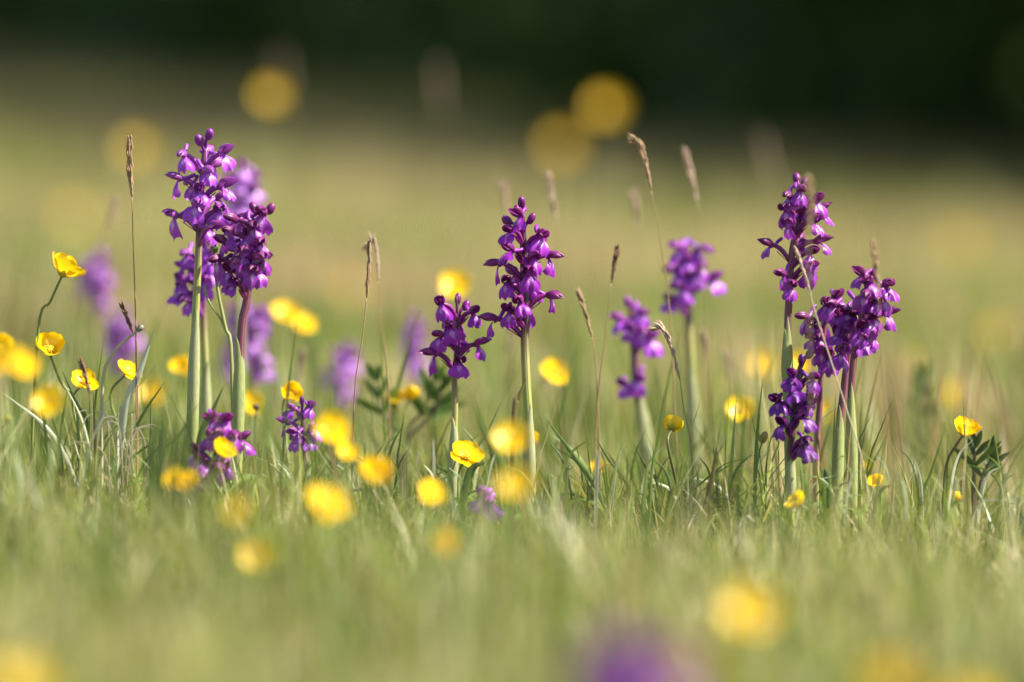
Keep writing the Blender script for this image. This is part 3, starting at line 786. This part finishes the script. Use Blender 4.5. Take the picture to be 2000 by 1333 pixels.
for px, py, Y, d, kd, lb in (
        (650, 838, 4.02, 17, 'wide', 'large buttercup beside the flowers of the small violet orchid'),
        (680, 885, 4.12, 12, 'wide', 'smaller buttercup just below the one beside the small violet orchid'),
        (735, 925, 4.02, 16, 'cup', 'flat-topped buttercup between the small violet orchid and the eight-flowered orchid'),
        (640, 985, 3.86, 21, 'wide', 'biggest bright buttercup covering the foot of the small violet orchid'),
        (845, 963, 4.08, 15, 'wide', 'oval buttercup at the foot of the short eight-flowered orchid'),
        (1000, 857, 3.95, 17, 'wide', 'buttercup overlapping the pale sheath of the tall deep purple orchid'),
        (1010, 945, 3.72, 15, 'wide', 'pale buttercup below the one overlapping the deep purple orchid sheath'),
        (342, 938, 4.08, 11, 'cup', 'first of two touching buttercups below the thick pale stem'),
        (372, 940, 4.08, 10, 'cup', 'second of two touching buttercups, closer to the short low purple orchid'),
        (500, 1085, 3.84, 16, 'wide', 'lone buttercup in the turf below the short low purple orchid'),
        (868, 1060, 3.86, 12, 'cup', 'small orange-yellow buttercup in the turf below the oval buttercup'),
        (1470, 1195, 3.26, 22, 'wide', 'large lone buttercup in the open turf before the very dark orchid'),
        (95, 782, 4.02, 15, 'wide', 'round buttercup below the buttercup facing outward, before the tuft'),
        (38, 712, 3.92, 18, 'wide', 'broad buttercup beside the buttercup facing outward'),
        (-6, 705, 3.9, 18, 'wide', 'buttercup overlapped by the broad buttercup at the meadow edge'),
        (3, 675, 4.25, 12, 'cup', 'small buttercup showing just above the broad buttercup pair'),
        (50, 1345, 2.98, 20, 'wide', 'yellow buttercup alone in the bare near corner of turf'),
        (1740, 1345, 2.9, 16, 'cup', 'dull orange buttercup sunk in the turf before the crowded clump'),
        (1345, 1318, 2.76, 17, 'wide', 'buttercup touching the low purple orchid in the front turf'),
        (1900, 1385, 2.85, 14, 'wide', 'low buttercup sunk in the turf before the cup-shaped buttercup'),
        (462, 1000, 3.6, 8, 'cup', 'tiny pale buttercup between two buttercups in the turf')):
    B(lb, px, py, Y, d, kd, random.uniform(45, 68), random.uniform(-120, -60), random.uniform(-6, 6), group='buttercups in the short turf in front')
for px, py, Y, d in ((1185, 210, 7.15, 22), (530, 185, 6.7, 18), (1100, 285, 7.9, 22), (270, 290, 7.3, 20), (1495, 712, 5.35, 17), (1608, 800, 5.1, 13), (1790, 720, 6.2, 22), (1950, 655, 6.8, 22), (1865, 770, 5.6, 14), (1050, 640, 7.2, 16), (150, 420, 8, 18), (690, 560, 7, 16), (1880, 470, 8, 18)):
    B('single buttercup on a tall stem far back in the meadow', px, py, Y, d, 'wide', random.uniform(50, 70), -90, random.uniform(-10, 10), group='buttercups far back in the meadow')

# ------------------------------------------------------------------ flowering grass stalks
def stalk(label, Y, head, foot, mats=(M_STRAWSTEM, M_HEAD), wid=2.3, group=None, awns=0, stemr=.24):
    """head: pixels of the seed head from its tip down; foot: pixels of the stem below it, the last one on the ground."""
    rr = random.Random(label + str(head))
    base = base_at(foot[-1][0], Y)
    t = thing('flowering_grass_stalk', label, 'grass stalk', base, group)
    hp = [P(x, y, Y) for x, y in head]; fp = [P(x, y, Y) for x, y in foot[:-1]] + [base]
    full = path(hp + fp, 40)
    mb = MB(); mb.tube(path([hp[-1]] + fp, 22), lambda q: (stemr + .2 * q) * MM, 6)
    obj('stem', mb.mesh('stem', mats[0], base), t)
    hb = MB(); spine = path(hp, 24); n = max(18, int((hp[0] - hp[-1]).length * 1150))
    hb.tube(spine, .45 * MM, 5)
    for k in range(n):
        f = k / (n - 1); c = spine[min(23, int(f * 23.99))]
        ax = (spine[max(0, int(f * 23) - 1)] - spine[min(23, int(f * 23) + 1)]).normalized()
        a = k * 2.4 + rr.uniform(-.9, .9); w_ = wid * rr.uniform(.55, 1.15) * (.35 + .65 * math.sin(math.pi * min(1, .12 + .86 * f) ** .8)) * MM
        s1 = ax.cross(Vector((.3, 1, .1))).normalized(); s2 = ax.cross(s1)
        d = s1 * math.cos(a) + s2 * math.sin(a)
        ln = rr.uniform(4.5, 9.0) * MM * min(1, .35 + f * 2.2)
        p0 = c; p1 = c + d * w_ * .8 + ax * ln * .45; p2 = c + d * w_ * rr.uniform(.6, 1.0) + ax * ln
        hb.tube([p0, p1, p2], lambda q: (.62 * math.sin(math.pi * (.12 + .86 * q)) + .03) * MM, 4, cap=False, uo=rr.uniform(0, 9))
        if awns and k % 3 == 0 and f < .5:
            hb.tube([p2, p2 + d * 3 * MM + ax * 1 * MM, p2 + d * rr.uniform(4, 7) * MM - ax * MM * rr.uniform(-2, 3)], .08 * MM, 3, cap=False)
    obj('seed_head', hb.mesh('seed_head', mats[1], base), t)
    return t
S = stalk
S('tall straight seed head with fine awns on a thin reddish stem beside the tallest orchid', 4.42, [(253, 275), (254, 330), (258, 385)], [(260, 480), (265, 640), (268, 820)], (M_STALKRED, M_HEAD), 2.0, awns=1)
S('short brown seed head tilted beside the bent grey-tipped stalk', 4.44, [(240, 600), (250, 625), (261, 652)], [(268, 700), (270, 800)], (M_STRAWSTEM, M_HEADD), 1.3)
S('blackish brown seed head in front of a ragged buttercup', 4.36, [(158, 708), (166, 735), (176, 770)], [(180, 830), (182, 900)], (M_STRAWSTEM, M_HEADD), 1.6)
S('slim tan seed head on a red stem beside the leafy sprigs', 4.43, [(722, 476), (720, 530), (716, 582)], [(708, 660), (692, 780), (684, 860)], (M_STALKRED, M_HEAD), 1.4)
S('pale drooping tip of a seed head twinned with the red-stemmed one', 4.52, [(718, 482), (731, 476), (737, 505), (739, 548)], [(745, 640), (758, 740), (766, 830)], (M_STALKRED, M_HEADP), 1.2)
S('tall hooked seed head nodding at its tip above the lilac orchids', 4.5, [(1233, 276), (1250, 284), (1262, 325), (1272, 372)], [(1290, 470), (1310, 640), (1330, 860)], (M_STRAWSTEM, M_HEAD), 1.8)
S('slim dark seed head upright above the reddish leaning one', 4.49, [(1205, 485), (1200, 520), (1194, 553)], [(1182, 660), (1165, 820), (1160, 900)], (M_STRAWSTEM, M_HEADD), 1.5)
S('reddish leaning seed head below the slim dark one', 4.49, [(1131, 575), (1143, 610), (1156, 658)], [(1166, 740), (1176, 900)], (M_STALKRED, M_HEAD), 1.5)
S('arched seed head with a white lower half bending beside the lilac stem', 4.44, [(1278, 642), (1296, 645), (1312, 680), (1328, 742)], [(1336, 800), (1350, 880), (1362, 960)], (M_STRAWSTEM, M_HEADP), 1.5)
S('dry nodding seed head on a pale crooked straw crossing the crowded clump', 4.36, [(1556, 492), (1566, 520), (1583, 572)], [(1592, 610), (1650, 790), (1690, 930), (1706, 995)], (M_STRAWPALE, M_HEADP), .8, stemr=.27)
S('brown seed head standing before the flowers of the tall dark orchid', 4.17, [(1578, 350), (1582, 400), (1580, 465)], [(1580, 600), (1592, 900)], (M_STRAWSTEM, M_HEAD), 2.2)
S('brown seed head standing before the outer flowers of the crowded clump', 4.28, [(1705, 478), (1712, 530), (1716, 572)], [(1722, 700), (1738, 900), (1745, 1000)], (M_STRAWSTEM, M_HEAD), 1.7)
GB = 'seed heads standing behind the orchids'
for head, foot, Y, lb in (
        ([(984, 362), (988, 390), (992, 422)], [(1000, 600), (1010, 900)], 4.78, 'soft brown seed head just behind the tip of the tall deep purple orchid'),
        ([(1070, 340), (1077, 385), (1086, 430)], [(1095, 600), (1105, 900)], 4.68, 'soft brown seed head rising above the tall deep purple orchid'),
        ([(1337, 296), (1350, 340), (1362, 398)], [(1375, 600), (1390, 900)], 4.66, 'soft tan seed head beside the tall hooked one'),
        ([(1238, 380), (1243, 410), (1245, 448)], [(1250, 600), (1255, 900)], 4.8, 'soft short seed head above the orchid with the dark tip'),
        ([(228, 390), (218, 420), (207, 452)], [(180, 540), (150, 620), (130, 860)], 4.8, 'leaning dark seed head between the curving buttercup and the straight seed head'),
        ([(1374, 652), (1378, 680), (1381, 712)], [(1385, 800), (1390, 920)], 4.68, 'short seed head beside the pale stem of the lilac orchid'),
        ([(592, 690), (586, 715), (580, 745)], [(575, 800), (572, 880)], 4.75, 'reddish seed head above the pale glinting buttercup'),
        ([(855, 130), (858, 170), (862, 215)], [(870, 400), (880, 800)], 6.3, 'faint pinkish seed head against the dark wood'),
        ([(548, 110), (552, 150), (556, 190)], [(560, 400), (560, 800)], 6.8, 'faint seed head beside a far buttercup against the dark wood'),
        ([(1490, 270), (1500, 310), (1512, 350)], [(1530, 500), (1550, 800)], 6.0, 'faint leaning seed head in the meadow beyond the tall dark orchid'),
        ([(1420, 690), (1424, 720), (1426, 750)], [(1430, 830), (1435, 920)], 4.8, 'faint short seed head above the lone buttercup by the lilac orchids'),
        ([(1000, 640), (996, 670), (992, 700)], [(985, 780), (980, 900)], 4.8, 'faint seed head between the two deep purple orchids')):
    S(lb, Y, head, foot, (M_STRAWSTEM, M_HEADP), 2.0, GB)

# ------------------------------------------------------------------ stalks with buds
def bud_stalk(label, Y, top, mids, foot_px, rb, rz, mat_, smat, sr=.8, tilt=(0, 0, 1), branch=None):
    base = base_at(foot_px, Y); t = thing('budded_stalk', label, 'plant stalk', base)
    p = P(*top, Y); mb = MB()
    mb.tube(path([p] + [P(*m, Y) for m in mids] + [base], 18), lambda q: (sr * (.8 + .4 * q)) * MM, 7)
    if branch:
        mb.tube(path([P(*m, Y) for m in branch], 8), sr * .6 * MM, 6)
    obj('stem', mb.mesh('stem', smat, base), t)
    b_ = MB(); sphere_like(b_, p + Vector(tilt) * rz * MM * .6, rb * MM, rz * MM, Vector(tilt).to_track_quat('Z', 'Y').to_matrix(), 12, 8, .85)
    bo = obj('bud', b_.mesh('bud', mat_, base), t)
    s_ = MB()
    for k in range(5):
        a = k * 1.257; d = Vector((math.cos(a), math.sin(a), 0)); gp, gu = [], []
        for j in range(4):
            f = j / 3; c = p + d * (rb * (.55 + .6 * math.sin(f * 2.2))) * MM + Vector((0, 0, (-.4 + 1.5 * rz * f) * MM))
            for i in range(3):
                gp.append(c + Vector((-d.y, d.x, 0)) * (i - 1) * .7 * rb * MM * math.sin(math.pi * (.25 + .72 * f))); gu.append((i / 2, f))
        s_.grid(gp, gu, 3, 4)
    obj('sepals', s_.mesh('sepals', mat_, base), t)
    return t
bud_stalk('green round bud on a forked pale green stalk between the thick stems', 4.41, (419, 492), [(424, 560), (440, 640), (452, 700)], 458, 1.9, 2.6, M_BUD, M_SHEATH, .95, branch=[(398, 558), (408, 590), (430, 622), (440, 645)])
bud_stalk('bent dry stalk with a grey knob at its tip rising from the pale tuft', 4.42, (270, 645), [(245, 665), (218, 695), (200, 760)], 198, 1.5, 2.2, M_BUDGREY, M_STRAWPALE, .85, tilt=(.75, 0, .6))
bud_stalk('tan and green pointed bud beside the very dark orchid', 4.42, (1489, 862), [(1482, 890), (1474, 960)], 1470, 2.0, 3.4, M_BUDTAN, M_CUPSTEM, .5, tilt=(.35, 0, .93))
bud_stalk('small dark round bud in front of the buttercup by the green sheath', 4.55, (500, 800), [(498, 840), (495, 900)], 494, 1.7, 1.9, M_STEMP, M_STEMP, .5)
bud_stalk('pale yellow-green bud low at the edge of the turf', 4.25, (15, 826), [(16, 860), (18, 910)], 20, 2.0, 2.6, M_CALYX, M_CUPSTEM, .5)

# ------------------------------------------------------------------ single grass blades one can pick out
def blade(label, Y, tip, mids, foot, width, mat_, group=None, face=0.0):
    base = base_at(foot, Y)
    t = MB(); pts = path([P(*tip, Y)] + [P(*m, Y) for m in mids] + [base], 18); gp, gu = [], []
    for j, p in enumerate(pts):
        s = j / 17; tan = (pts[min(17, j + 1)] - pts[max(0, j - 1)]).normalized()
        sd = tan.cross(Vector((0, 1, 0))).normalized() * math.cos(face) + Vector((0, 1, 0)) * math.sin(face)
        w_ = width * .5 * MM * min(1, (s * 2.2) ** .75) * (1 - .25 * s)
        nrm = sd.cross(tan).normalized()
        for i in range(3):
            gp.append(p + sd * (i - 1) * w_ + nrm * abs(i - 1) * w_ * .5); gu.append((i / 2, s))
    t.grid(gp, gu, 3, 18)
    o = obj('grass_blade', t.mesh('grass_blade', mat_, base), None, base)
    o['label'] = label; o['category'] = 'grass blade'
    if group: o['group'] = group
blade('broad pale whitish blade leaning from the tuft by the bent stalk', 4.42, (301, 643), [(272, 730), (245, 800)], 218, 4.2, M_BLADEP)
blade('dark green blade slanting across the foot of the tallest orchid', 4.36, (438, 752), [(410, 815), (388, 865)], 372, 3.2, M_BLADED)
blade('light green blade slanting low across the sheaths', 4.32, (390, 785), [(350, 850), (320, 890)], 290, 2.2, M_BLADE)
blade('dark green long blade slanting under the buttercup facing outward', 4.41, (120, 720), [(150, 790), (172, 840)], 180, 2.2, M_BLADED)
blade('brown-green blade curling against the yellow-green stem', 4.38, (1028, 738), [(1014, 775), (1004, 815)], 996, 3.2, M_BLADEB)
blade('long green blade slanting down beside the tall deep purple orchid', 4.42, (1066, 818), [(1120, 890), (1165, 955)], 1220, 3.2, M_BLADE)
blade('thin green blade crossing behind the wide open buttercup', 4.46, (983, 776), [(950, 850), (930, 890)], 905, 1.6, M_BLADE)
blade('broad green leaf lying below the wide open buttercup', 4.38, (948, 903), [(915, 935)], 885, 5.0, M_BLADED, face=.3)
blade('upright pale green blade beside the tan pointed bud', 4.40, (1490, 738), [(1478, 860), (1474, 1000)], 1474, 2.4, M_BLADE)
blade('thin dark wiry blade curving up to the very dark orchid', 4.41, (1515, 835), [(1500, 880), (1496, 950)], 1498, 1.2, M_BLADED)
blade('short dark broad blade standing at the foot of the crowded clump', 4.40, (1610, 915), [(1616, 950)], 1622, 4.2, M_BLADED)
blade('dark broad leaf curling at the edge of the meadow past the cup-shaped buttercup', 4.40, (1978, 972), [(1990, 985)], 2012, 4.5, M_BLADED)
blade('green blade crossing near the cup-shaped buttercup', 4.44, (1846, 836), [(1820, 920), (1800, 980)], 1790, 2.0, M_BLADE)
blade('thin straw-coloured blade below the cup-shaped buttercup', 4.40, (1788, 900), [(1800, 960)], 1806, 1.6, M_BLADEP)
blade('green blade bending beside the small low buttercup', 4.42, (1160, 850), [(1190, 900), (1225, 950)], 1250, 1.8, M_BLADED)
blade('dark blade slanting beside the buttercup seen from behind', 4.42, (1235, 862), [(1262, 915), (1285, 950)], 1300, 1.8, M_BLADED)
blade('dark straight blade leaning by the short eight-flowered orchid', 4.45, (790, 805), [(780, 870), (775, 920)], 770, 1.5, M_BLADED)
blade('faded broad blade leaning across in front of the tall deep purple orchid', 4.22, (920, 770), [(950, 850), (985, 930)], 1010, 3.5, M_BLADE)
random.seed(99)
TONE = {M_BLADE.name: 'fresh green', M_BLADED.name: 'dark green', M_BLADEP.name: 'pale straw', M_BLADEB.name: 'brownish'}
def loose(n, x0, x1, Y0, Y1, t0, t1, mats, where, wid=(1.0, 2.4)):
    for i in range(n):
        px = random.uniform(x0, x1); Y = random.uniform(Y0, Y1); ty = t0 + (t1 - t0) * random.random() ** .7
        lean = random.gauss(0, 60); m = random.choice(mats)
        blade('slender %s grass blade %s' % (TONE[m.name], where), Y, (px + lean, ty), [(px + lean * .4, ty + (1010 - ty) * .4)], px, random.uniform(*wid), m,
              TONE[m.name] + ' blades ' + where, random.uniform(-.9, .9))
g4 = [M_BLADE, M_BLADED, M_BLADE, M_BLADEP]
loose(40, 90, 300, 4.36, 4.5, 720, 900, g4, 'in the tuft below the curving buttercup')
loose(34, 300, 700, 4.34, 4.52, 800, 950, g4, 'around the tall orchid group')
loose(46, 700, 1060, 4.36, 4.52, 810, 960, g4, 'around the short eight-flowered orchid')
loose(50, 1060, 1460, 4.34, 4.52, 830, 990, g4 + [M_BLADEB], 'below the lilac orchids')
loose(70, 1440, 2020, 4.28, 4.52, 850, 1020, g4, 'around the crowded clump')
for i in range(16):
    px, py = random.uniform(170, 290), random.uniform(810, 885); a = random.uniform(-60, 60)
    blade('dry bleached straw lying bent in the tuft by the pale broad blade', random.uniform(4.36, 4.42), (px + a, py), [(px + a * .3, py - random.uniform(0, 18)), (px - a * .5, py + 25)], px - a * .9, random.uniform(.7, 1.2), M_STRAWPALE, 'dry straws in the tuft')

# ------------------------------------------------------------------ leafy plants
def leafy(label, Y, stems, foot, mat_, leaf=(15, 5), seed=1, tops=None):
    rr = random.Random(seed); base = base_at(foot, Y); t = thing('leafy_plant', label, 'plant', base)
    for st in stems:
        pts = path([P(x, y, Y) for x, y in st] + [base], 16)
        mb = MB(); mb.tube(pts, lambda q: (.7 + .7 * q) * MM, 6); obj('stem', mb.mesh('stem', M_STEMP, base), t)
        for k in (0, 3, 6):
            p = pts[k]; up = (pts[max(0, k - 1)] - pts[k + 1]).normalized()
            for sgn in (-1, 1):
                a = rr.uniform(-.9, .9)
                d = (Vector((math.cos(a), math.sin(a), 0)) * sgn * (.35 + .12 * k) + up).normalized()
                sd = d.cross(Vector((rr.uniform(-.3, .3), 1, .2))).normalized(); nr = d.cross(sd)
                ln = leaf[0] * rr.uniform(.7, 1.15) * (.8 + .08 * k) * MM; gp, gu = [], []
                for j in range(8):
                    s = j / 7
                    for i in range(3):
                        w_ = leaf[1] * .5 * MM * math.sin(math.pi * (.06 + .93 * s)) ** .7
                        gp.append(p + d * ln * s + sd * (i - 1) * w_ + nr * (abs(i - 1) * w_ * .5 + ln * .18 * s * s)); gu.append((i / 2, s))
                q = MB(); q.grid(gp, gu, 3, 8); obj('leaf', q.mesh('leaf', mat_, base), t)
    return t
leafy('dark green leafy plant with two upright forked sprigs beside the short orchid', 4.66, [[(735, 745), (745, 800), (770, 850)], [(850, 745), (830, 800), (795, 850)], [(865, 760), (845, 810), (800, 860)]], 785, M_LEAF, (16, 4.2), 3)
leafy('small dark leafy sprig standing by itself behind the cup-shaped buttercup', 4.95, [[(1803, 745), (1806, 800), (1800, 860)]], 1798, M_LEAF, (14, 4.5), 5)
leafy('low dark leafy plant beside the cup-shaped buttercup', 4.47, [[(1905, 875), (1902, 930)], [(1935, 900), (1915, 950)]], 1898, M_LEAFD, (15, 3.4), 7)
for i in range(9):
    px = 285 + i * 9 + random.uniform(-8, 8)
    blade('dark green broad blade standing before the feet of the tallest orchid', random.uniform(4.08, 4.2), (px + random.uniform(5, 32), random.uniform(760, 850)), [(px + 12, 890)], px, random.uniform(1.8, 3), M_BLADED, 'dark blades before the tallest orchid')
